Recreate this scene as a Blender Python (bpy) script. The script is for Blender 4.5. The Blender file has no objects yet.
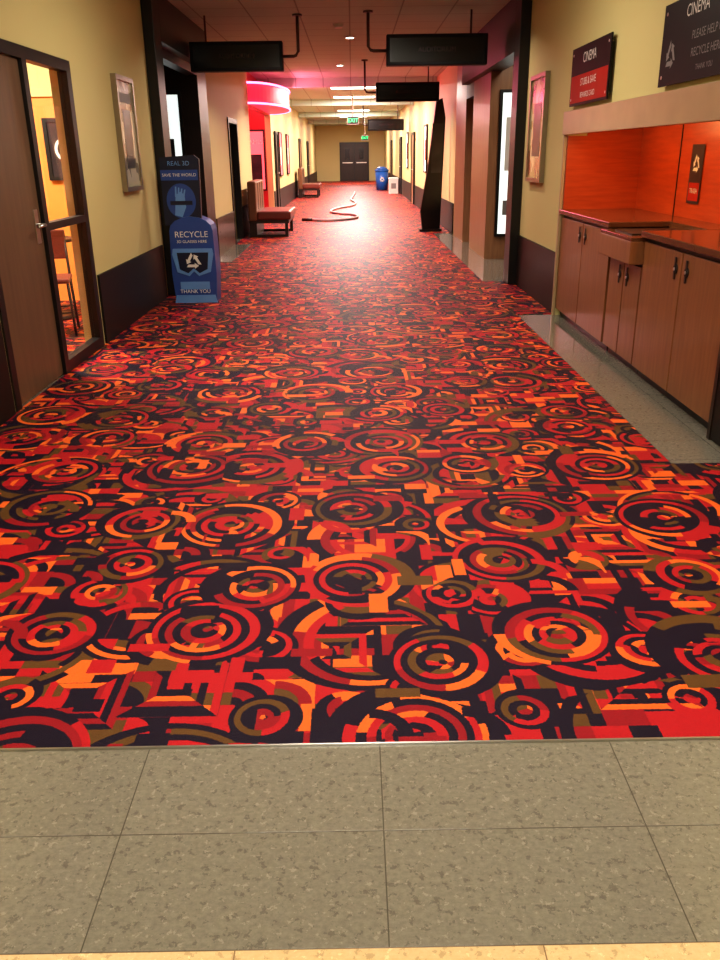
import bpy, bmesh, math, random
from mathutils import Vector, Matrix
random.seed(3)
D=bpy.data; S=bpy.context.scene; COL=S.collection
CEIL=3.06; XL=-2.1; XR=1.93

# ---------------------------------------------------------------- materials
class NT:
    def __init__(s,name):
        s.m=D.materials.new(name); s.m.use_nodes=True
        s.t=s.m.node_tree; s.t.nodes.clear()
        s.out=s.t.nodes.new('ShaderNodeOutputMaterial')
    def n(s,typ,**kw):
        nd=s.t.nodes.new(typ)
        for k,v in kw.items(): setattr(nd,k,v)
        return nd
    def link(s,a,b): s.t.links.new(a,b)
    def put(s,sock,v):
        if isinstance(v,bpy.types.NodeSocket): s.link(v,sock)
        else: sock.default_value=v
    def M(s,op,a,b=None,c=None):
        nd=s.n('ShaderNodeMath',operation=op); s.put(nd.inputs[0],a)
        if b is not None: s.put(nd.inputs[1],b)
        if c is not None: s.put(nd.inputs[2],c)
        return nd.outputs[0]
    def V(s,op,a,b=None):
        nd=s.n('ShaderNodeVectorMath',operation=op); s.put(nd.inputs[0],a)
        if b is not None: s.put(nd.inputs[1],b)
        return nd.outputs['Value'] if op in('LENGTH','DOT_PRODUCT') else nd.outputs[0]
    def sep(s,v):
        nd=s.n('ShaderNodeSeparateXYZ'); s.link(v,nd.inputs[0]); return nd.outputs
    def comb(s,x,y,z):
        nd=s.n('ShaderNodeCombineXYZ')
        for i,v in enumerate((x,y,z)): s.put(nd.inputs[i],v)
        return nd.outputs[0]
    def mix(s,f,a,b):
        nd=s.n('ShaderNodeMix',data_type='RGBA'); s.put(nd.inputs[0],f); s.put(nd.inputs[6],a); s.put(nd.inputs[7],b)
        return nd.outputs[2]
    def ramp(s,f,stops,interp='CONSTANT'):
        nd=s.n('ShaderNodeValToRGB'); cr=nd.color_ramp; cr.interpolation=interp
        cr.elements[0].position=stops[0][0]; cr.elements[0].color=(*stops[0][1],1)
        cr.elements[1].position=stops[1][0]; cr.elements[1].color=(*stops[1][1],1)
        for p,c in stops[2:]:
            e=cr.elements.new(p); e.color=(*c,1)
        s.link(f,nd.inputs[0]); return nd.outputs[0]
    def obj(s): return s.n('ShaderNodeTexCoord').outputs['Object']
    def noise(s,v,scale,detail=3,rough=.5):
        nd=s.n('ShaderNodeTexNoise'); s.link(v,nd.inputs['Vector']); nd.inputs['Scale'].default_value=scale
        nd.inputs['Detail'].default_value=detail; nd.inputs['Roughness'].default_value=rough; return nd.outputs
    def pbr(s,col,rough=.5,metal=0,bump=None,bstr=.2,spec=.5,emit=None,estr=0,bd=.01,sheen=None):
        p=s.n('ShaderNodeBsdfPrincipled'); s.put(p.inputs['Base Color'],col); s.put(p.inputs['Roughness'],rough)
        p.inputs['Metallic'].default_value=metal; p.inputs['Specular IOR Level'].default_value=spec
        if bump is not None:
            b=s.n('ShaderNodeBump'); s.link(bump,b.inputs['Height']); b.inputs['Strength'].default_value=bstr
            b.inputs['Distance'].default_value=bd; s.link(b.outputs[0],p.inputs['Normal'])
        if emit is not None:
            s.put(p.inputs['Emission Color'],emit); p.inputs['Emission Strength'].default_value=estr
        if sheen:
            p.inputs['Sheen Weight'].default_value=sheen[0]; p.inputs['Sheen Roughness'].default_value=sheen[1]; p.inputs['Sheen Tint'].default_value=(*sheen[2],1)
        s.link(p.outputs[0],s.out.inputs[0]); return s.m

def flat(name,c,rough=.5,metal=0,spec=.5,var=.12,scale=6):
    t=NT(name); n=t.noise(t.obj(),scale)[0]
    a=tuple(x*(1-var) for x in c)+(1,); b=tuple(min(1,x*(1+var)) for x in c)+(1,)
    return t.pbr(t.mix(n,a,b),rough,metal,spec=spec)
def glow(name,c,st):
    t=NT(name); return t.pbr((*c,1),.4,emit=(*c,1),estr=st)
def wood(name,c1,c2,rough=.4,sc=(30,30,2)):
    t=NT(name); v=t.V('MULTIPLY',t.obj(),sc); n=t.noise(v,1.0,5,.6)[0]
    col=t.ramp(n,[(.3,c1),(.7,c2)],'LINEAR')
    return t.pbr(col,rough,bump=n,bstr=.05)

def mk_cream():
    t=NT('cream_paint'); o=t.obj(); n=t.noise(o,.7,2)[0]; f=t.noise(o,180,2)[0]
    return t.pbr(t.mix(n,(.55,.475,.22,1),(.63,.545,.265,1)),.6,bump=f,bstr=.12,bd=.003,spec=.25)
cream=mk_cream()
black=flat('black_paint',(.006,.0055,.0055),.4)
dkbrown=wood('dark_brown_laminate',(.016,.008,.005),(.028,.014,.009),.4)
wains=flat('charcoal_wainscot',(.010,.007,.006),.45,spec=.3)
cabw=wood('cabinet_wood',(.18,.070,.028),(.25,.105,.042),.35,(25,25,3))
pilw=wood('pilaster_wood',(.24,.115,.055),(.33,.17,.08),.4)
doorw=wood('door_wood',(.115,.066,.036),(.16,.093,.05),.4,(20,20,1.5))
redw=wood('red_backsplash_wood',(.36,.045,.010),(.50,.075,.017),.3,(3,3,30))
bandm=flat('tan_band',(.40,.28,.155),.4)
topm=flat('counter_top',(.11,.045,.022),.15)
steel=flat('brushed_steel',(.6,.58,.55),.3,1)
conduit=flat('conduit_grey',(.10,.075,.07),.4,.6)
signblack=flat('display_housing',(.004,.004,.005),.5,spec=.25)
screenm=flat('display_screen',(.005,.004,.006),.2)
white=flat('white_print',(.7,.68,.64),.5)
greyp=flat('grey_print',(.2,.2,.2),.5)
redp=flat('red_print',(.38,.022,.012),.55,spec=.2)
bluep=flat('blue_card',(.022,.065,.27),.45)
lblue=flat('light_blue_print',(.12,.27,.58),.45)
navy=flat('navy_card',(.006,.010,.035),.4)
orangew=flat('orange_wall_paint',(.85,.27,.05),.5)
maroon=flat('maroon_vinyl',(.14,.03,.02),.35)
brownv=flat('brown_vinyl',(.15,.065,.03),.4)
recyc=flat('bin_blue_plastic',(.02,.11,.45),.35)
hosem=flat('hose_grey',(.36,.31,.31),.45)
darkpost=flat('poster_dark_print',(.03,.025,.03),.3,var=.9,scale=4)
litpanel=glow('lit_panel',(.85,.95,.92),.85)
troff=glow('troffer_lens',(1,.93,.80),7)
neon=glow('pink_neon',(1,.12,.26),6)
canopym=glow('pink_canopy_glow',(.75,.05,.12),.55)  # emission put into the canopy face to spread the neon glow wider
neonw=glow('pink_backlit_panel',(1,.12,.14),1.3)
redwall=flat('red_gloss_wall',(.5,.02,.03),.3)
green=glow('exit_green',(.05,.9,.25),3)
dimtext=flat('display_dim_text',(.03,.012,.012),.4)

def posterm(name,a,b,c,sc):
    t=NT(name); n=t.noise(t.obj(),sc,2)[0]
    return t.pbr(t.ramp(n,[(.0,a),(.45,b),(.56,c)],'CONSTANT'),.15)
poster1=posterm('film_poster_print',(.50,.46,.34),(.25,.22,.18),(.62,.58,.45),3)
poster2=posterm('film_poster_print_b',(.30,.06,.03),(.42,.28,.13),(.6,.5,.3),3.5)

def mk_glass():
    t=NT('clear_glass'); a=t.n('ShaderNodeBsdfTransparent'); g=t.n('ShaderNodeBsdfGlossy'); g.inputs['Roughness'].default_value=.02
    m=t.n('ShaderNodeMixShader'); m.inputs[0].default_value=.07
    t.link(a.outputs[0],m.inputs[1]); t.link(g.outputs[0],m.inputs[2]); t.link(m.outputs[0],t.out.inputs[0]); return t.m
glass=mk_glass()

def mk_tile(name,dark,light,jx,jy,joint,rough,sp=.5):
    t=NT(name); o=t.obj()
    v=t.V('SUBTRACT',o,(jx,jy,0))
    br=t.n('ShaderNodeTexBrick'); br.offset=0; br.squash=1
    t.link(v,br.inputs['Vector']); br.inputs['Scale'].default_value=1
    br.inputs['Brick Width'].default_value=.61; br.inputs['Row Height'].default_value=.305
    br.inputs['Mortar Size'].default_value=.0016; br.inputs['Mortar Smooth'].default_value=.2
    br.inputs['Color1'].default_value=(1,1,1,1); br.inputs['Color2'].default_value=(.93,.93,.93,1); br.inputs['Mortar'].default_value=(1,1,1,1)
    n=t.noise(t.V('MULTIPLY',o,(1,1.3,1)),60,6,.78)[0]; n2=t.noise(o,7,4,.65)[0]
    sp2=t.noise(t.V('ADD',o,(5,5,0)),42,4,.7)[0]; sp3=t.noise(t.V('ADD',o,(9,2,0)),50,4,.7)[0]
    mid=tuple((a+b)/2 for a,b in zip(dark,light))
    c=t.ramp(n,[(.36,dark),(.64,light)],'LINEAR')
    c=t.mix(t.M('MULTIPLY',n2,.5),c,(*mid,1))
    c=t.mix(t.M('MULTIPLY',t.M('GREATER_THAN',sp2,.585),.45),c,(*[x*.5 for x in dark],1))
    c=t.mix(t.M('MULTIPLY',t.M('GREATER_THAN',sp3,.61),.45),c,(*[min(1,x*1.5) for x in light],1))
    mm=t.n('ShaderNodeMix',data_type='RGBA',blend_type='MULTIPLY'); mm.inputs[0].default_value=1
    t.link(c,mm.inputs[6]); t.link(br.outputs['Color'],mm.inputs[7])
    c=t.mix(br.outputs['Fac'],mm.outputs[2],(*joint,1))
    r=t.M('MULTIPLY_ADD',n2,.08,rough)
    return t.pbr(c,r,bump=t.M('MULTIPLY',br.outputs['Fac'],-1.0),bstr=.3,bd=.002,spec=sp)
tileg=mk_tile('grey_speckled_tile',(.165,.148,.122),(.245,.222,.182),.05,1.19,(.09,.08,.065),.03,.95)
tilet=mk_tile('tan_stone_tile',(.62,.42,.22),(.72,.52,.30),.355,1.19,(.25,.16,.09),.06)
tileb=mk_tile('brown_stone_tile',(.06,.04,.03),(.11,.08,.055),0,0,(.03,.02,.02),.25)

def mk_ceil():
    t=NT('acoustic_ceiling_tile'); o=t.obj()
    br=t.n('ShaderNodeTexBrick'); br.offset=0; t.link(o,br.inputs['Vector'])
    for k,v in (('Scale',1),('Brick Width',.61),('Row Height',.61),('Mortar Size',.010)): br.inputs[k].default_value=v
    n=t.noise(o,90,3)[0]
    c=t.mix(n,(.44,.58,.50,1),(.54,.70,.61,1))
    c=t.mix(br.outputs['Fac'],c,(.29,.38,.33,1))
    return t.pbr(c,.8,bump=n,bstr=.2,bd=.005,spec=.2)
ceilm=mk_ceil()

# carpet
RED=(.50,.010,.017); RED2=(.31,.006,.014); NAV=(.008,.003,.017); ORA=(.92,.155,.020); OLI=(.130,.058,.013)
def mk_carpet():
    t=NT('patterned_cinema_carpet'); o=t.obj()
    sx=t.sep(o)
    jit=t.noise(o,170,2)[1]
    P=t.V('ADD',t.comb(sx[0],sx[1],0.0),t.V('MULTIPLY',t.V('SUBTRACT',jit,(.5,.5,.5)),(.008,.008,0)))
    def vor(off,scale,rnd,metric='EUCLIDEAN'):
        Q=t.V('ADD',P,(off[0],off[1],0))
        v=t.n('ShaderNodeTexVoronoi',voronoi_dimensions='2D',feature='F1',distance=metric)
        t.link(Q,v.inputs['Vector']); v.inputs['Scale'].default_value=scale; v.inputs['Randomness'].default_value=rnd
        dl=t.V('SUBTRACT',Q,v.outputs['Position']); d=t.sep(dl); c=t.sep(v.outputs['Color'])
        return d[0],d[1],c
    def wn(a,b,c):
        w=t.n('ShaderNodeTexWhiteNoise',noise_dimensions='3D'); t.link(t.comb(a,b,c),w.inputs['Vector']); return w.outputs
    def circ(off,scale,rnd,rw,R0,R1,nsec):
        dx,dy,c=vor(off,scale,rnd)
        ln=t.M('SQRT',t.M('ADD',t.M('MULTIPLY',dx,dx),t.M('MULTIPLY',dy,dy)))
        an=t.M('ARCTAN2',dy,dx)
        ph=t.M('MULTIPLY',c[0],6.283)
        R=t.M('MULTIPLY_ADD',c[2],R1-R0,R0)
        ecc=t.M('MULTIPLY',t.M('COSINE',t.M('SUBTRACT',an,ph)),.26)
        fall=t.M('MAXIMUM',t.M('SUBTRACT',1.0,t.M('DIVIDE',ln,R)),0.0)
        rr=t.M('MULTIPLY',ln,t.M('ADD',1.0,t.M('MULTIPLY',ecc,t.M('MULTIPLY',fall,2.4))))
        rel=t.M('DIVIDE',t.M('SUBTRACT',R,rr),rw)
        ring=t.M('FLOOR',rel)
        a01=t.M('ADD',t.M('ADD',t.M('MULTIPLY_ADD',an,1/6.28318,.5),t.M('MULTIPLY',ring,.37)),c[1])
        sec=t.M('FLOOR',t.M('MULTIPLY',t.M('FRACT',a01),nsec))
        h=wn(t.M('ADD',ring,.5),t.M('ADD',sec,.5),t.M('MULTIPLY',c[0],91.7))[0]
        par=t.M('GREATER_THAN',t.M('MODULO',t.M('ADD',ring,20.0),2.0),.5)
        odd=t.ramp(h,[(0,RED),(.38,RED2),(.54,ORA),(.71,OLI),(.88,NAV)])
        even=t.ramp(h,[(0,NAV),(.76,OLI),(.86,RED),(.95,ORA)])
        col=t.mix(par,even,odd)
        mask=t.M('LESS_THAN',ln,R)
        return col,mask,ring,h,par,c
    def grid(off,cs,ret=False):
        q=t.sep(t.V('ADD',P,(off[0],off[1],0)))
        row=t.M('FLOOR',t.M('DIVIDE',q[1],cs))
        sh=t.M('MULTIPLY',wn(row,3.5,.5)[0],cs)
        gx=t.M('DIVIDE',t.M('ADD',q[0],sh),cs); gy=t.M('DIVIDE',q[1],cs)
        cx=t.M('FLOOR',gx); cy=row
        u=t.M('FRACT',gx); v=t.M('FRACT',gy)
        w=wn(cx,cy,.5); hs=t.sep(w[1])
        k=t.M('FLOOR',t.M('MULTIPLY_ADD',hs[0],2.0,2.0))
        bu=t.M('FLOOR',t.M('MULTIPLY',u,k)); bv=t.M('FLOOR',t.M('MULTIPLY',v,k))
        arc=t.M('ADD',t.M('FLOOR',t.M('MULTIPLY',t.M('SQRT',t.M('ADD',t.M('MULTIPLY',u,u),t.M('MULTIPLY',v,v))),3.2)),7.0)
        quad=t.M('ADD',t.M('MULTIPLY',t.M('GREATER_THAN',u,hs[2]),3.0),t.M('MULTIPLY',t.M('GREATER_THAN',v,.45),5.0))
        def sel(th,a,b):
            m=t.M('GREATER_THAN',hs[1],th); return t.M('ADD',t.M('MULTIPLY',m,b),t.M('MULTIPLY',t.M('SUBTRACT',1.0,m),a))
        idx=sel(.25,bu,sel(.5,bv,sel(.75,arc,quad)))
        h=wn(t.M('ADD',cx,.25),t.M('ADD',cy,.25),t.M('ADD',idx,2.5))[0]
        r=t.ramp(h,[(0,RED),(.30,RED2),(.46,NAV),(.79,OLI),(.89,ORA)])
        return (r,h) if ret else r
    col=grid((.03,.07),.12)
    # nested square outlines
    dx,dy,c=vor((.55,.21),2.3,.8,'CHEBYCHEV')
    mx=t.M('MAXIMUM',t.M('ABSOLUTE',dx),t.M('ABSOLUTE',dy))
    rg=t.M('FLOOR',t.M('DIVIDE',mx,.024))
    side=t.M('ADD',t.M('GREATER_THAN',t.M('ABSOLUTE',dx),t.M('ABSOLUTE',dy)),t.M('MULTIPLY',t.M('GREATER_THAN',t.M('ADD',dx,dy),0.0),2.0))
    hq=wn(t.M('ADD',rg,.5),t.M('ADD',side,.5),t.M('MULTIPLY',c[0],53.1))[0]
    cq=t.ramp(hq,[(0,NAV),(.42,RED),(.66,OLI),(.76,ORA),(.88,RED2)])
    mq=t.M('MULTIPLY',t.M('LESS_THAN',mx,.145),t.M('MULTIPLY',t.M('GREATER_THAN',t.M('FRACT',t.M('MULTIPLY',hq,7.0)),.3),t.M('GREATER_THAN',rg,.5)))
    col=t.mix(mq,col,cq)
    cc,mk,ring,h2,par,c=circ((1.37,2.11),1.7,.8,.030,.21,.31,4)
    m=t.M('MULTIPLY',mk,t.M('MULTIPLY',t.M('LESS_THAN',ring,2.5),t.M('GREATER_THAN',h2,.22)))
    col=t.mix(m,col,cc)
    cc,mk,ring,h2,par,c=circ((4.1,.9),3.3,.7,.024,.07,.135,3)
    m=t.M('MULTIPLY',mk,t.M('GREATER_THAN',t.M('ADD',h2,t.M('LESS_THAN',ring,1.5)),.25))
    m=t.M('MULTIPLY',m,t.M('GREATER_THAN',c[1],.35))
    col=t.mix(m,col,cc)
    cc,mk,ring,h2,par,c=circ((0,0),1.9,.55,.028,.15,.255,5)
    m=t.M('MULTIPLY',mk,t.M('GREATER_THAN',t.M('ADD',h2,t.M('LESS_THAN',t.M('ABSOLUTE',t.M('SUBTRACT',ring,1.0)),1.6)),.10))
    m=t.M('MULTIPLY',m,t.M('GREATER_THAN',c[1],.06))
    col=t.mix(m,col,cc)
    # sparse bars over the rings
    g2,hb=grid((.31,.52),.13,True)
    wb=t.M('GREATER_THAN',t.M('FRACT',t.M('MULTIPLY',hb,13.0)),.93)
    col=t.mix(wb,col,g2)
    fz=t.noise(o,420,2,.7)[0]
    col=t.mix(t.M('MULTIPLY',t.M('SUBTRACT',fz,.32),1.0),col,(.006,.002,.005,1))
    return t.pbr(col,.5,bump=fz,bstr=.5,bd=.004,spec=.16,sheen=(.045,.3,(1,.45,.52)))  # pink sheen tint puts the far hall's pink brightening into the pile
carpetm=mk_carpet()

# ---------------------------------------------------------------- geometry builder
class B:
    def __init__(s): s.bm=bmesh.new(); s.mats=[]
    def mi(s,m):
        if m not in s.mats: s.mats.append(m)
        return s.mats.index(m)
    def _assign(s,faces,m,smooth=False):
        i=s.mi(m)
        for f in faces: f.material_index=i; f.smooth=smooth
    def box(s,x0,x1,y0,y1,z0,z1,m,bev=0):
        before=set(s.bm.faces)
        r=bmesh.ops.create_cube(s.bm,size=1); vs=r['verts']
        c=Vector(((x0+x1)/2,(y0+y1)/2,(z0+z1)/2))
        for v in vs: v.co=Vector((v.co.x*(x1-x0),v.co.y*(y1-y0),v.co.z*(z1-z0)))+c
        if bev:
            es=list({e for v in vs for e in v.link_edges})
            bmesh.ops.bevel(s.bm,geom=es,offset=bev,segments=2,affect='EDGES',profile=.5)
        s._assign([f for f in s.bm.faces if f not in before],m); return s
    def cyl(s,p0,p1,r,m,r2=None,seg=16):
        p0=Vector(p0);p1=Vector(p1);d=p1-p0
        before=set(s.bm.faces)
        R=bmesh.ops.create_cone(s.bm,cap_ends=True,segments=seg,radius1=r,radius2=r if r2 is None else r2,depth=d.length)
        q=d.to_track_quat('Z','Y').to_matrix()
        for v in R['verts']: v.co=q@v.co+(p0+p1)/2
        nf=[f for f in s.bm.faces if f not in before]; s._assign(nf,m,True)
        for f in nf:
            if len(f.verts)>4: f.smooth=False
        return s
    def tube(s,pts,r,m,seg=8,closed=False):
        pts=[Vector(p) for p in pts]; rings=[]; n=len(pts)
        for i,p in enumerate(pts):
            a=pts[(i-1)%n] if (closed or i>0) else p
            b=pts[(i+1)%n] if (closed or i<n-1) else p
            t=(b-a).normalized()
            up=Vector((0,0,1)) if abs(t.z)<.95 else Vector((0,1,0))
            u=t.cross(up).normalized(); w=u.cross(t)
            rings.append([s.bm.verts.new(p+(u*math.cos(k*2*math.pi/seg)+w*math.sin(k*2*math.pi/seg))*r) for k in range(seg)])
        fs=[]
        for i in range(n if closed else n-1):
            A=rings[i];C=rings[(i+1)%n]
            for k in range(seg): fs.append(s.bm.faces.new((A[k],A[(k+1)%seg],C[(k+1)%seg],C[k])))
        if not closed: fs.append(s.bm.faces.new(rings[0][::-1])); fs.append(s.bm.faces.new(rings[-1]))
        s._assign(fs,m,True); return s
    def ext(s,fr,pts,off0,off1,m):
        O,ux,uy=fr; n=ux.cross(uy)
        a=[s.bm.verts.new(O+ux*p[0]+uy*p[1]+n*off0) for p in pts]
        b=[s.bm.verts.new(O+ux*p[0]+uy*p[1]+n*off1) for p in pts]
        fs=[s.bm.faces.new(a[::-1]),s.bm.faces.new(b)]
        k=len(pts)
        for i in range(k): fs.append(s.bm.faces.new((a[i],a[(i+1)%k],b[(i+1)%k],b[i])))
        s._assign(fs,m); return s
    def poly(s,fr,pts,off,m):
        O,ux,uy=fr; n=ux.cross(uy)
        f=s.bm.faces.new([s.bm.verts.new(O+ux*p[0]+uy*p[1]+n*off) for p in pts]); s._assign([f],m); return s
    def rect(s,fr,a0,a1,b0,b1,off,m): return s.poly(fr,[(a0,b0),(a1,b0),(a1,b1),(a0,b1)],off,m)
    def disc(s,fr,c,r,off,m,seg=28,r2=None):
        r2=r2 or r
        return s.poly(fr,[(c[0]+r*math.cos(i*2*math.pi/seg),c[1]+r2*math.sin(i*2*math.pi/seg)) for i in range(seg)],off,m)
    def text(s,fr,txt,a,b,size,off,m,align='CENTER'):
        cu=D.curves.new('t','FONT'); cu.body=txt; cu.size=size; cu.align_x=align; cu.align_y='CENTER'
        ob=D.objects.new('t',cu); COL.objects.link(ob)
        bpy.context.view_layer.update()
        me=ob.to_mesh(); O,ux,uy=fr; n=ux.cross(uy)
        vs=[s.bm.verts.new(O+ux*(a+v.co.x)+uy*(b+v.co.y)+n*off) for v in me.vertices]
        fs=[]
        for p in me.polygons:
            try: fs.append(s.bm.faces.new([vs[i] for i in p.vertices]))
            except ValueError: pass
        s._assign(fs,m); ob.to_mesh_clear(); D.objects.remove(ob); D.curves.remove(cu); return s
    def recycle(s,fr,c,r,off,m):
        for k in range(3):
            th=k*2*math.pi/3
            def R(x,y): return (c[0]+(x*math.cos(th)-y*math.sin(th))*r,c[1]+(x*math.sin(th)+y*math.cos(th))*r)
            s.poly(fr,[R(-.75,-.62),R(.15,-.62),R(.15,-.32),R(-.55,-.32)],off,m)
            s.poly(fr,[R(.15,-.80),R(.60,-.47),R(.15,-.14)],off,m)
        return s
    def done(s,name,parent=None):
        me=D.meshes.new(name)
        for m in s.mats: me.materials.append(m)
        s.bm.to_mesh(me); s.bm.free()
        ob=D.objects.new(name,me); COL.objects.link(ob)
        if parent: ob.parent=parent
        return ob
X=Vector((1,0,0));Y=Vector((0,1,0));Z=Vector((0,0,1))
def frL(y,z,x=XL): return (Vector((x,y,z)),Y,Z)
def frR(y,z,x=XR): return (Vector((x,y,z)),-Y,Z)
def frC(x,y,z): return (Vector((x,y,z)),X,Z)
def light(name,loc,sx,sy,power,col=(1,.9,.72),rot=(0,0,0),spread=None):
    l=D.lights.new(name,'AREA'); l.shape='RECTANGLE'; l.size=sx; l.size_y=sy; l.energy=power; l.color=col
    if spread: l.spread=spread
    o=D.objects.new(name,l); o.location=loc; o.rotation_euler=rot; COL.objects.link(o); return o

# ---------------------------------------------------------------- shell
Y0=-3.0; Y1=52.6
b=B()
b.box(-6.2,3.4,Y0,1.19,-.12,0,tilet); b.box(-6.2,3.4,1.19,Y1+.2,-.12,0,tileg)
b.done('floor')
b=B()
T=.006; XLi=XL+.001; XRi=XR-.001
for (x0,x1,y0,y1) in [(XLi,1.57,1.80,Y1-.001),(1.57,XRi,1.80,3.87),(1.57,XRi,8.04,10.3),(1.57,XRi,17,Y1-.001)]:
    b.box(x0,x1,y0,y1,.0002,T,carpetm)
b.done('carpet')
b=B(); b.box(XLi,XRi,1.794,1.799,0,.0065,steel); b.done('trim_1')
b=B(); b.box(XLi,-1.8,12.62,15.2,T+.0002,T+.004,tileg); b.done('trim_2')
b=B(); b.box(-6.2,3.4,Y0,Y1+.2,CEIL,CEIL+.1,ceilm); b.done('ceiling')

b=B(); W=XL-.15
def wl(y0,y1,z0=0,z1=CEIL,m=cream,x0=W,x1=XL): b.box(x0,x1,y0,y1,z0,z1,m)
wl(Y0,4.95); wl(4.95,6.9,2.14); wl(6.9,9.75)
wl(9.75,12.6,2.5,m=dkbrown); wl(12.6,13.35,m=dkbrown); wl(13.35,15.3); wl(15.3,16.5,2.08); wl(16.5,18.6)
wl(18.6,23.5,2.45,m=redwall); wl(23.5,Y1)
b.done('wall_left')
b=B(); b.box(-2.98,-2.9,9.6,12.75,0,CEIL,dkbrown); b.box(-2.9,W,9.6,9.75,0,CEIL,dkbrown); b.box(-2.9,W,12.6,12.75,0,CEIL,dkbrown); b.done('wall_left_recess')
b=B(); b.box(-2.45,-2.35,15.2,16.6,0,CEIL,dkbrown); b.done('wall_left_doorway')
b=B(); b.box(-3.0,-2.9,18.4,23.7,0,CEIL,redwall); b.box(-2.9,W,18.45,18.6,0,CEIL,redwall); b.box(-2.9,W,23.5,23.65,0,CEIL,redwall); b.done('wall_left_arcade')
b=B(); W=XR+.15
def wr(y0,y1,z0=0,z1=CEIL,m=cream): b.box(XR,W,y0,y1,z0,z1,m)
wr(Y0,4.24); wr(4.24,8.0,1.79); wr(8.0,10.3); wr(10.3,12.6,2.5,m=dkbrown); wr(12.6,14.3,m=pilw); wr(14.3,15.2,2.3,m=dkbrown)
wr(15.2,16.6,m=pilw); wr(16.6,Y1)
b.done('wall_right')
b=B(); b.box(2.62,2.72,4.0,8.15,0,CEIL,cream); b.box(W,2.62,4.08,4.23,0,1.9,cream); b.box(W,2.62,8.01,8.15,0,1.9,cream); b.done('wall_right_alcove')
b=B(); b.box(2.85,2.95,10.1,15.4,0,CEIL,dkbrown); b.box(W,2.85,10.15,10.3,0,CEIL,dkbrown); b.box(W,2.85,12.6,12.75,0,CEIL,pilw); b.box(W,2.85,15.2,15.35,0,CEIL,dkbrown)
b.done('wall_right_recess')
b=B(); b.box(XL-.15,XR+.15,Y1,Y1+.15,0,CEIL,cream); b.done('wall_far')
b=B(); b.box(XL-.15,XR+.15,Y0-.15,Y0,0,CEIL,cream); b.done('wall_back')
b=B()
b.box(-5.5,-2.26,9.3,9.41,0,CEIL,orangew); b.box(-5.6,-5.5,3.9,9.41,0,CEIL,cream); b.box(-5.5,-2.26,3.9,4.0,0,CEIL,orangew)
b.box(-5.5,-2.26,9.27,9.3,2.05,CEIL,cream)
b.done('wall_side_room')
b=B(); b.box(-5.49,-2.27,4.01,9.26,.0002,.006,carpetm); b.done('carpet_side_room')

b=B(); z=.57
for a,c,m in [(Y0,4.90,wains),(6.95,9.4,wains),(13.36,15.25,tileb),(16.55,18.5,wains),(23.6,Y1,wains)]:
    b.box(XL,XL+.02,a,c,.0105,z,m)
b.done('baseboard_left')
b=B()
for a,c,m in [(Y0,4.236,wains),(8.06,9.95,wains),(16.62,Y1,wains)]:
    b.box(XR-.02,XR,a,c,.0105,z,m)
b.done('baseboard_right')
b=B(); b.box(XL,XL+.11,9.52,9.87,.0105,CEIL,black,.004); b.box(XL,XL+.11,9.87,12.9,2.6,CEIL,black); b.done('trim_3')
b=B(); b.box(XR-.11,XR,9.97,10.3,.0105,CEIL,black,.004); b.box(XR-.11,XR,10.3,15.0,2.5,CEIL,black); b.done('trim_4')
b=B()
for yy in (20.4,28,36,44): b.box(XL+.01,XR-.01,yy,yy+.25,2.88,CEIL,ceilm)
b.done('trim_5')

def case(fr,w,h,pm,fm=black,t=.05,fw=.04):
    b=B(); b.ext(fr,[(0,0),(w,0),(w,h),(0,h)],.001,t*.6,fm)
    for q in ([(0,0),(w,0),(w,fw),(0,fw)],[(0,h-fw),(w,h-fw),(w,h),(0,h)],[(0,fw),(fw,fw),(fw,h-fw),(0,h-fw)],[(w-fw,fw),(w,fw),(w,h-fw),(w-fw,h-fw)]):
        b.ext(fr,q,t*.6,t,fm)
    b.rect(fr,fw,w-fw,fw,h-fw,t*.65,pm)
    return b
f=frC(2.06,12.6,.32); b=case(f,.58,1.95,litpanel); b.rect(f,.10,.45,.9,1.6,.036,white); b.rect(f,.10,.45,.3,.5,.036,greyp); b.done('glass_display_case')
f=frC(-2.72,12.6,1.25); b=case(f,.38,1.05,litpanel); b.rect(f,.1,.24,.2,.45,.036,darkpost); b.done('backlit_poster_box')
steelf=flat('poster_frame_metal',(.30,.25,.18),.3,.7)
f=frL(8.05,1.17); b=case(f,.62,.98,poster1,steelf); b.rect(f,.17,.45,.2,.7,.035,darkpost); b.rect(f,.12,.50,.76,.84,.035,greyp); b.done('framed_film_poster')
f=frR(9.58,1.17); b=case(f,.72,1.02,poster2,steelf); b.rect(f,.2,.55,.25,.75,.035,darkpost); b.done('framed_film_poster.001')
for i,(yy,pm) in enumerate([(20.2,poster1),(23.4,litpanel),(31,litpanel)]):
    f=frR(yy,1.0); b=case(f,.8,1.15,pm,black); b.rect(f,.25,.6,.3,.8,.035,redp if i else darkpost); b.done('framed_film_poster.%03d'%(i+2))
for i,(yy) in enumerate([(25.6),(28.5)]):
    f=frL(yy,.9); b=case(f,.9,1.2,neonw,black); b.rect(f,.25,.65,.3,.8,.035,white); b.done('framed_film_poster.%03d'%(i+5))

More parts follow.
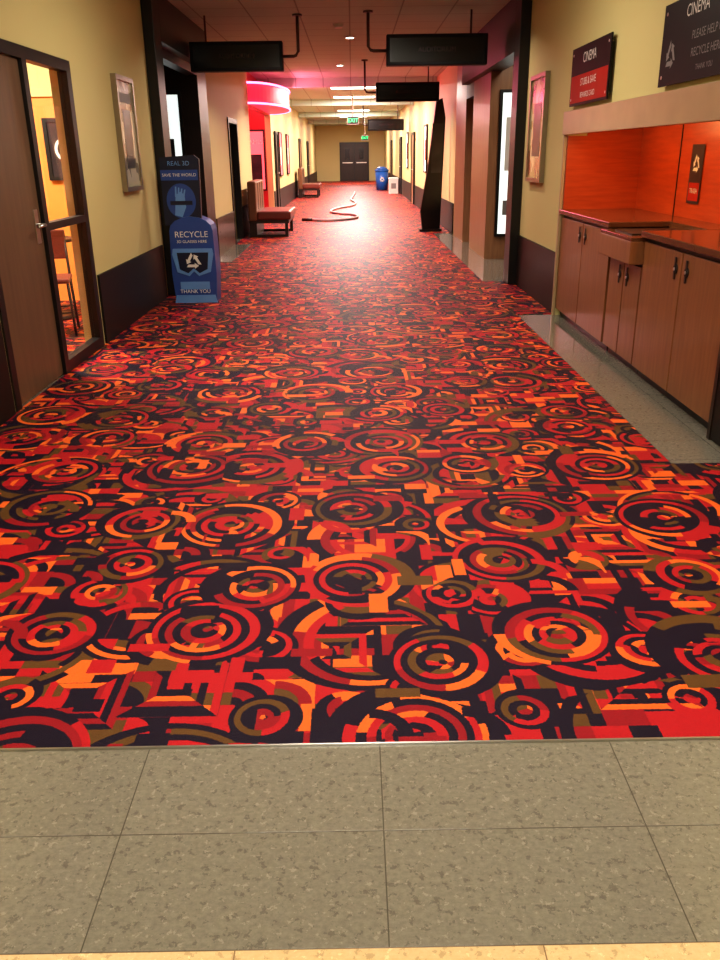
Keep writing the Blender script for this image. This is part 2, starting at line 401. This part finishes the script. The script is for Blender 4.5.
# door 1 + sidelight
b=B(); xa,xb=XL-.06,XL+.012
b.box(xa,xb,4.955,5.03,0.0065,2.135,black); b.box(xa,xb,5.90,5.98,.0065,2.135,black); b.box(xa,xb,6.80,6.895,.0065,2.135,black)
b.box(xa,xb,5.03,5.90,2.06,2.135,black); b.box(xa,xb,5.98,6.80,2.06,2.135,black)
b.box(xa,xb,5.98,6.80,.0065,.09,black); b.box(xa,xb,5.98,6.80,1.0,1.05,black)
b.box(XL-.05,XL-.012,5.035,5.895,.012,2.055,doorw,.003)
b.box(XL-.012,XL-.006,5.77,5.84,.93,1.15,steel,.002)
b.cyl((XL-.006,5.805,1.05),(XL+.045,5.805,1.05),.012,steel); b.tube([(XL+.045,5.81,1.05),(XL+.05,5.76,1.05),(XL+.045,5.68,1.045)],.011,steel)
b.box(XL-.035,XL-.029,5.98,6.80,.09,1.0,glass); b.box(XL-.035,XL-.029,5.98,6.80,1.05,2.06,glass)
b.done('door_1')
def wdoor(name,side,y0,y1,h=2.08,leaf=dkbrown,zb=.011):
    b=B(); xs=(XL,XL+.04) if side<0 else (XR-.04,XR)
    xl=(XL,XL+.02) if side<0 else (XR-.02,XR)
    b.box(*xs,y0,y0+.07,zb,h,black); b.box(*xs,y1-.07,y1,zb,h,black); b.box(*xs,y0+.07,y1-.07,h-.07,h,black)
    b.box(*xl,y0+.07,y1-.07,zb,h-.07,leaf)
    s=1 if side<0 else -1; x=(xl[1] if side<0 else xl[0])
    b.cyl((x,y0+.15,1.02),(x+s*.06,y0+.15,1.02),.012,steel); b.cyl((x+s*.06,y0+.15,1.02),(x+s*.06,y0+.27,1.02),.01,steel)
    return b.done(name)
b=B(); b.box(-2.3,-2.26,15.32,16.48,.011,2.07,dkbrown,.003); b.box(XL-.1,XL+.02,15.3,15.38,.011,2.08,black); b.box(XL-.1,XL+.02,16.42,16.5,.011,2.08,black); b.box(XL-.1,XL+.02,15.38,16.42,2.0,2.08,black)
b.cyl((-2.26,15.5,1.02),(-2.2,15.5,1.02),.012,steel); b.cyl((-2.2,15.5,1.02),(-2.2,15.62,1.02),.01,steel); b.done('door_2')
b=B(); cx=.15; y=Y1
b.box(cx-.86,cx+.86,y-.05,y-.001,.011,2.15,black)
for s in (-1,1):
    x0=cx+(.02 if s>0 else -.80); b.box(x0,x0+.78,y-.08,y-.05,.02,2.06,dkbrown,.004)
    b.rect(frC(x0,y-.081,0),.25,.53,1.2,1.85,0,screenm)
    b.box(x0+.1,x0+.7,y-.12,y-.09,1.0,1.05,steel)
b.done('door_3')

# ---------------------------------------------------------------- counter
b=B(); xf=1.925
def cab(y0,y1,z1,nd,x0=xf):
    b.box(x0+.05,2.60,y0,y1,.0,.09,black); b.box(x0+.021,2.60,y0,y1,.09,z1-.05,dkbrown)
    w=(y1-y0)/nd
    for i in range(nd):
        a=y0+i*w+.008; c=y0+(i+1)*w-.008
        b.box(x0,x0+.02,a,c,.07,z1-.07,cabw,.003)
        yl=(c-.08) if i%2==0 else (a+.08)
        b.cyl((x0-.006,yl,z1-.17),(x0,yl,z1-.17),.03,black,seg=20); b.box(x0-.009,x0-.004,yl-.012,yl+.012,z1-.23,z1-.1,black,.002)
        b.cyl((x0-.014,yl,z1-.17),(x0-.006,yl,z1-.17),.010,steel)
YN=4.27
cab(6.42,7.99,.97,2); cab(5.68,6.40,.80,2,1.93); cab(YN+.01,5.66,.97,2)
b.box(1.90,2.60,6.41,7.995,.93,.97,topm,.006); b.box(1.90,2.60,YN,5.67,.93,.97,topm,.006)
b.box(1.84,2.60,5.675,6.405,.75,.90,cabw,.006); b.box(1.84,2.60,5.68,6.40,.90,.925,topm,.004)
b.box(1.90,2.3,5.85,6.25,.925,.935,black); b.box(2.35,2.60,5.68,6.4,.925,.97,topm)
b.box(2.59,2.615,YN,7.995,.97,1.78,redw); b.box(2.10,2.59,7.97,7.995,.97,1.78,redw); b.box(2.10,2.59,YN,YN+.02,.97,1.78,redw)
b.box(1.93,2.10,7.97,7.998,.97,1.59,redw)
b.box(1.885,1.925,4.12,8.02,1.60,1.79,bandm,.004); b.box(1.925,2.59,YN,7.97,1.70,1.73,redw)
for yy in (5.1,6.05,7.0): b.box(2.583,2.59,yy-.004,yy+.004,.97,1.7,black)
f=(Vector((2.583,6.75,1.08)),-Y,Z); b.rect(f,0,.24,0,.42,0,darkpost); b.rect(f,.02,.22,.02,.15,.001,redp); b.recycle(f,(.12,.28),.075,.002,white); b.text(f,'TRASH',.12,.09,.05,.002,white)
b.box(1.90,1.925,7.995,8.03,.0,1.6,bandm)
b.box(1.905,1.93,4.24,4.275,.0,1.6,dkbrown)
b.box(1.95,2.02,4.5,7.8,1.675,1.70,glow('niche_lamp',(1,.5,.18),2))
b.done('condiment_counter')
light('counter_niche_lamp',(1.985,6.1,1.665),.06,3.2,22,(1,.50,.18),(0,math.radians(35)*-1,0))

def wsign(name,y0,w,h,z,red):
    f=frR(y0,z,XR-.03); b=B()
    b.ext(f,[(0,0),(w,0),(w,h),(0,h)],0,.012,signblack)
    if red:
        b.rect(f,0.02,w-.02,.02,h*.52,.0135,redp)
        b.text(f,'CINEMA',w/2,h*.78,h*.24,.0145,white); b.text(f,'STUBS & SAVE',w/2,h*.38,h*.17,.0145,white); b.text(f,'REWARDS CARD',w/2,h*.16,h*.13,.0145,white)
    else:
        b.text(f,'CINEMA',w*.42,h*.82,h*.20,.0135,white); b.recycle(f,(.17,h*.36),h*.2,.0135,greyp)
        b.text(f,'PLEASE HELP US',w*.56,h*.52,h*.14,.0135,greyp); b.text(f,'RECYCLE HERE',w*.56,h*.32,h*.14,.0135,greyp); b.text(f,'THANK YOU',w*.56,h*.14,h*.09,.0135,greyp)
    for a in (.05,w-.05):
        for c in (.05,h-.05):
            p=f[0]+f[1]*a+f[2]*c; b.cyl((XR,p.y,p.z),(XR-.045,p.y,p.z),.01,steel)
    return b.done(name)
wsign('wall_sign',7.85,1.13,.44,1.82,True)
wsign('wall_sign.001',5.62,1.25,.44,1.82,False)

def display(name,x0,x1,y,z0,z1,px):
    b=B(); b.box(x0,x1,y,y+.16,z0,z1,signblack,.01)
    f=frC(x0,y-.002,z0); w=x1-x0; h=z1-z0
    b.rect(f,.04,w-.04,.04,h-.04,0,screenm)
    b.text(f,'AUDITORIUM',w*.5,h*.5,h*.22,.001,dimtext)
    zc=(z0+z1)/2; yy=y+.08
    xe=x1 if px>x1 else x0
    b.tube([(px,yy,CEIL),(px,yy,zc+.05),(px+(xe-px)*.15,yy,zc+.01),(px+(xe-px)*.3,yy,zc),(xe,yy,zc)],.018,conduit)
    b.cyl((px,yy,CEIL-.02),(px,yy,CEIL),.06,conduit)
    xo=x0+.2 if xe==x1 else x1-.2
    b.cyl((xo,yy,z1),(xo,yy,CEIL),.012,conduit)
    return b.done(name)
display('hanging_display_sign',-1.97,-.83,11.4,2.44,2.77,-.64)
display('hanging_display_sign.001',.44,1.66,11.2,2.46,2.80,.22)
display('hanging_display_sign.002',.46,1.62,16.7,2.36,2.68,.26)
display('hanging_display_sign.003',.55,1.75,30,2.2,2.55,.4)
def exitsign(name,x,y,z=2.72):
    b=B(); b.box(x-.17,x+.17,y,y+.06,z-.11,z+.11,white,.005); f=frC(x-.17,y-.002,z-.11)
    b.rect(f,.015,.325,.015,.205,0,black); b.text(f,'EXIT',.17,.11,.15,.002,green); b.cyl((x,y+.03,z+.11),(x,y+.03,CEIL),.02,white); b.done(name)
exitsign('exit_sign',0.05,26,2.38); exitsign('exit_sign.001',.6,40,2.15)

# ---------------------------------------------------------------- recycling standee
b=B(); f=frC(-1.92,9.0,T+.001)
W=.47; H=.92
pts=[(0.02,0),(W-.02,0),(W,.3),(W-.01,.72)]
for i in range(9):
    a=math.pi*i/8; pts.append((W/2+(W/2-.01)*math.cos(a),.74+.14*math.sin(a)))
pts+= [(0.01,.72),(0,.3)]
b.ext(f,pts,-.30,0,bluep)
b.ext(f,[(.01,0),(W-.01,0),(W-.03,.08),(.03,.08)],0,.02,lblue)
b.text(f,'RECYCLE',W/2,.70,.085,.002,white); b.text(f,'3D GLASSES HERE',W/2,.63,.04,.002,white)
b.ext(f,[(.03,.56),(W-.03,.56),(W-.02,.50),(W-.06,.32),(W*.5+.05,.28),(W*.5,.33),(W*.5-.05,.28),(.06,.32),(.02,.50)],0,.012,lblue)
b.ext(f,[(.07,.52),(W-.07,.52),(W-.09,.35),(W*.5+.06,.31),(W*.5,.36),(W*.5-.06,.31),(.09,.35)],.012,.016,navy)
b.recycle(f,(W/2,.43),.095,.018,white)
b.rect(f,.08,W-.08,.14,.22,.002,lblue); b.text(f,'THANK YOU',W/2,.12,.055,.0215,white)
g=(Vector((-1.955,9.04,.80)),X,Z); w=.38
b.ext(g,[(0,0),(w,0),(w+.01,.30),(w+.02,.64),(w-.03,.68),(-.0,.66)],-.06,0,navy)
b.text(g,'REAL 3D',w/2,.60,.06,.002,lblue); b.rect(g,.0,w,.44,.54,.002,bluep)
b.text(g,'SAVE THE WORLD',w/2,.49,.042,.003,white)
b.disc(g,(w/2,.24),.15,.002,bluep,r2=.17)
b.poly(g,[(w*.3,.10),(w*.5,.08),(w*.62,.18),(w*.60,.30),(w*.5,.33),(w*.36,.30)],.003,lblue)
for k in range(4): b.poly(g,[(w*(.34+.07*k),.28),(w*(.39+.07*k),.28),(w*(.40+.08*k),.38-.01*k),(w*(.36+.08*k),.38-.01*k)],.0035,lblue)
b.rect(g,w*.2,w*.8,.20,.24,.004,navy)
b.done('recycling_standee')

# ---------------------------------------------------------------- benches
def bench(name,y0,L,x=-1.98):
    b=B()
    b.box(x,x+.16,y0,y0+L,.30,1.02,brownv,.03); b.box(x+.16,x+.80,y0,y0+L,.32,.48,maroon,.035)
    b.box(x+.02,x+.76,y0+.02,y0+L-.02,.26,.32,dkbrown)
    b.box(x,x+.14,y0+.05,y0+L-.05,T+.001,.30,dkbrown)
    for yy in (y0+.06,y0+L-.12):
        b.box(x+.68,x+.74,yy,yy+.06,T+.001,.26,dkbrown)
        b.box(x+.02,x+.70,yy+.01,yy+.05,T+.001,.05,dkbrown)
    n=4
    for i in range(1,n): b.box(x+.158,x+.166,y0+L*i/n-.005,y0+L*i/n+.005,.5,.98,black)
    return b.done(name)
bench('lounge_bench',16.55,1.5); bench('lounge_bench.001',32.3,1.6)

# ---------------------------------------------------------------- neon canopy
b=B(); cy,ry,rx=21.0,2.4,.66
def arc(z,k=1.0,n=28): return [(XL+.001+rx*k*math.sin(math.pi*i/n),cy-ry*k*math.cos(math.pi*i/n),z) for i in range(n+1)]
A=arc(0)
b.ext((Vector((0,0,2.46)),X,Y),[(p[0],p[1]) for p in A],0,.40,canopym)
for z in (2.47,2.85): b.tube(arc(z,1.02),.02,neon)
b.done('neon_canopy')
for i,(yy,m) in enumerate([(18.9,neonw),(20.3,neonw),(21.7,neonw)]):
    f=frL(yy,.7,-2.9); b=case(f,1.1,1.4,m,black); b.text(f,'NOW SHOWING',.55,1.2,.14,.035,white); b.rect(f,.25,.85,.2,1.0,.035,darkpost); b.done('now_showing_lightbox'+('' if i==0 else '.%03d'%i))
f=frC(-2.85,23.5,.6); b=case(f,.58,1.5,neonw,black); b.text(f,'GAMES',.29,1.2,.15,.035,white); b.rect(f,.1,.48,.2,.9,.035,darkpost); b.done('arcade_light_panel')
pl=D.lights.new('neon_wash','AREA'); pl.shape='RECTANGLE'; pl.size=.3; pl.size_y=4; pl.energy=80; pl.color=(1,.16,.30)
o=D.objects.new('neon_wash',pl); o.location=(-1.36,21,2.66); o.rotation_euler=(0,math.radians(-80),0); COL.objects.link(o)
pl=D.lights.new('arcade_wash','AREA'); pl.shape='RECTANGLE'; pl.size=.5; pl.size_y=3.5; pl.energy=80; pl.color=(1,.3,.35)
o=D.objects.new('arcade_wash',pl); o.location=(-2.5,21,3.0); COL.objects.link(o)

for i,(s,y0) in enumerate([(-1,24.2),(-1,35.2),(-1,41.5),(1,27.0),(1,34.0),(1,42)]):
    wdoor('door_%d'%(4+i),s,y0,y0+ (.7 if i==0 else 1.1),leaf=(pilw if i%2 else dkbrown)).location.x += (.021 if s<0 else -.021)

b=B(); f=(Vector((1.34,17.3,T+.002)),Vector((1,.25,0)).normalized(),Vector((.03,.05,1)).normalized())
b.ext(f,[(0.06,0),(.42,0),(.44,2.1),(.36,2.45),(.24,2.4),(.12,1.2),(0,.4)],-.04,0,black)
b.box(1.34,1.78,17.31,17.62,T+.001,.05,black)
b.rect(f,.18,.40,1.1,2.0,.002,darkpost)
b.done('cardboard_standee')
b=B(); c=(1.3,38.5)
b.cyl((c[0],c[1],T+.001),(c[0],c[1],.78),.24,recyc,.29,24); b.cyl((c[0],c[1],.78),(c[0],c[1],.84),.31,recyc,.30,24); b.cyl((c[0],c[1],.84),(c[0],c[1],.96),.29,recyc,.14,24)
fc=frC(c[0],c[1]-.30,.45); b.recycle(fc,(0,0),.12,0,white); b.done('recycling_bin')
b=B(); b.box(1.45,1.8,34.5,35.0,T+.001,.55,white,.01); b.box(1.44,1.81,34.49,35.01,.55,.6,white,.01); b.rect(frC(1.45,34.498,0),.08,.27,.2,.4,0,greyp); b.done('storage_box')
pts=[(-.95,20.6),(-.6,20.4),(-.2,20.6),(.1,21.2),(0.05,22.2),(-.35,22.8),(-.6,23.8),(-.4,25.2),(0,26.4),(.1,28),(-.05,30),(.05,33),(.1,36)]
def cr(P,n=8):
    out=[]
    for i in range(len(P)-1):
        p0=P[max(i-1,0)];p1=P[i];p2=P[i+1];p3=P[min(i+2,len(P)-1)]
        for k in range(n):
            t=k/n
            out.append(tuple(.5*((2*p1[j])+(-p0[j]+p2[j])*t+(2*p0[j]-5*p1[j]+4*p2[j]-p3[j])*t*t+(-p0[j]+3*p1[j]-3*p2[j]+p3[j])*t**3) for j in range(2)))
    return out+[P[-1]]
b=B(); b.tube([(p[0],p[1],T+.031) for p in cr(pts)],.03,hosem); b.cyl((-1.2,20.7,T+.036),(-.95,20.6,T+.032),.035,black,.031); b.done('vacuum_hose')

# ---------------------------------------------------------------- side room furniture
def chair(name,x,y,rot):
    b=B()
    for sx,sy in ((-.19,-.19),(.19,-.19),(-.19,.19),(.19,.19)):
        b.tube([(sx*1.08,sy*1.1,0),(sx,sy,.45)]+([(sx*.95,sy*1.12,.86)] if sy>0 else []),.012,black)
    b.box(-.21,.21,-.21,.21,.45,.49,maroon,.015); b.box(-.19,.19,.195,.225,.62,.87,maroon,.01)
    b.tube([(-.19,-.19,.2),(.19,-.19,.2)],.008,black); b.tube([(-.19,.19,.2),(.19,.19,.2)],.008,black)
    o=b.done(name); o.location=(x,y,.007); o.rotation_euler=(0,0,rot); return o
chair('cafe_chair',-2.70,7.45,.25); chair('cafe_chair.001',-2.62,8.95,3.0); chair('cafe_chair.002',-3.75,8.2,-1.5)
b=B(); b.cyl((0,0,0),(0,0,.03),.26,black,.22,28); b.cyl((0,0,.03),(0,0,.72),.035,black); b.cyl((0,0,.72),(0,0,.75),.33,dkbrown,seg=32); o=b.done('cafe_table'); o.location=(-3.0,8.2,.007)
f=frC(-3.16,9.3,1.25); b=case(f,.42,.6,darkpost); b.disc(f,(.21,.3),.12,.036,white); b.disc(f,(.21,.3),.09,.038,black); b.disc(f,(.21,.3),.045,.040,white); b.done('wall_picture')
b=case(frC(-4.0,9.3,1.1),.6,.9,poster1); b.done('wall_picture.001')

# ---------------------------------------------------------------- lights
def troffer(name,x,y,w,l,power,col=(1,.92,.78)):
    b=B(); b.box(x-w/2-.03,x+w/2+.03,y-l/2-.03,y+l/2+.03,CEIL-.012,CEIL,white); b.box(x-w/2,x+w/2,y-l/2,y+l/2,CEIL-.02,CEIL-.012,troff); b.done(name)
    light(name+'_lamp',(x,y,CEIL-.03),w,l,power,col)
i=0
for (x,y,w,l,p) in [(0,-1.5,1.2,.6,24),(-1.0,2.2,.6,1.2,46),(1.0,2.2,.6,1.2,46),(0,6.6,1.2,.6,56)]:
    troffer('ceiling_troffer' if i==0 else 'ceiling_troffer.%03d'%i,x,y,w,l,p); i+=1
for y,p in ((23.3,280),(27,260),(31,290),(35,290),(40.5,290),(47.5,290)):
    troffer('ceiling_troffer.%03d'%i,.1,y,1.2,.6,p,(1,.78,.73)); i+=1
troffer('ceiling_troffer.%03d'%i,-3.6,7.2,1.2,.6,240,(1,.92,.8))
k=0
for x,y,e in [(-.9,10.2,26),(.9,10.2,26),(0,13.6,90),(-.2,17.6,170)]:  # downlights added to brighten the middle stretch of floor
    b=B(); b.cyl((x,y,CEIL-.015),(x,y,CEIL),.08,white); b.cyl((x,y,CEIL-.02),(x,y,CEIL-.015),.055,troff); b.done('added_downlight' if k==0 else 'added_downlight.%03d'%k)
    l=D.lights.new('downlight_lamp','AREA'); l.shape='DISK'; l.size=.1; l.energy=e; l.color=(1,.82,.72); l.spread=math.radians(140)
    o=D.objects.new('downlight_lamp',l); o.location=(x,y,CEIL-.03); COL.objects.link(o); k+=1
b=B(); b.cyl((0,0,-.05),(0,0,0),.05,white,.07,20); o=b.done('smoke_detector'); o.location=(-.15,12.3,CEIL)
light('recess_fill',(2.4,11.4,2.9),.4,.4,18,(1,.88,.72))  # added fill without a fixture, lightens the recess and its pilaster

w=D.worlds.new('World'); S.world=w; w.use_nodes=True
w.node_tree.nodes['Background'].inputs[0].default_value=(1,.85,.7,1); w.node_tree.nodes['Background'].inputs[1].default_value=.1

for me in D.meshes:
    bm=bmesh.new(); bm.from_mesh(me); bmesh.ops.recalc_face_normals(bm,faces=[f for f in bm.faces if all(len(e.link_faces)>1 for e in f.edges)]); bm.to_mesh(me); bm.free()

cam=D.cameras.new('camera'); co=D.objects.new('camera',cam); COL.objects.link(co)
cam.sensor_fit='AUTO'; cam.sensor_width=36; cam.lens=830/960*36; cam.clip_end=200
R=Matrix.Rotation(math.radians(-.24),4,'Z')@Matrix.Rotation(math.radians(90-21.4),4,'X')@Matrix.Rotation(math.radians(-.8),4,'Z')
co.matrix_world=Matrix.Translation((0,0,1.46))@R
S.camera=co
S.view_settings.view_transform='Standard'
try: S.view_settings.look='Medium High Contrast'
except Exception as e: print('look',e)
S.view_settings.exposure=0.03
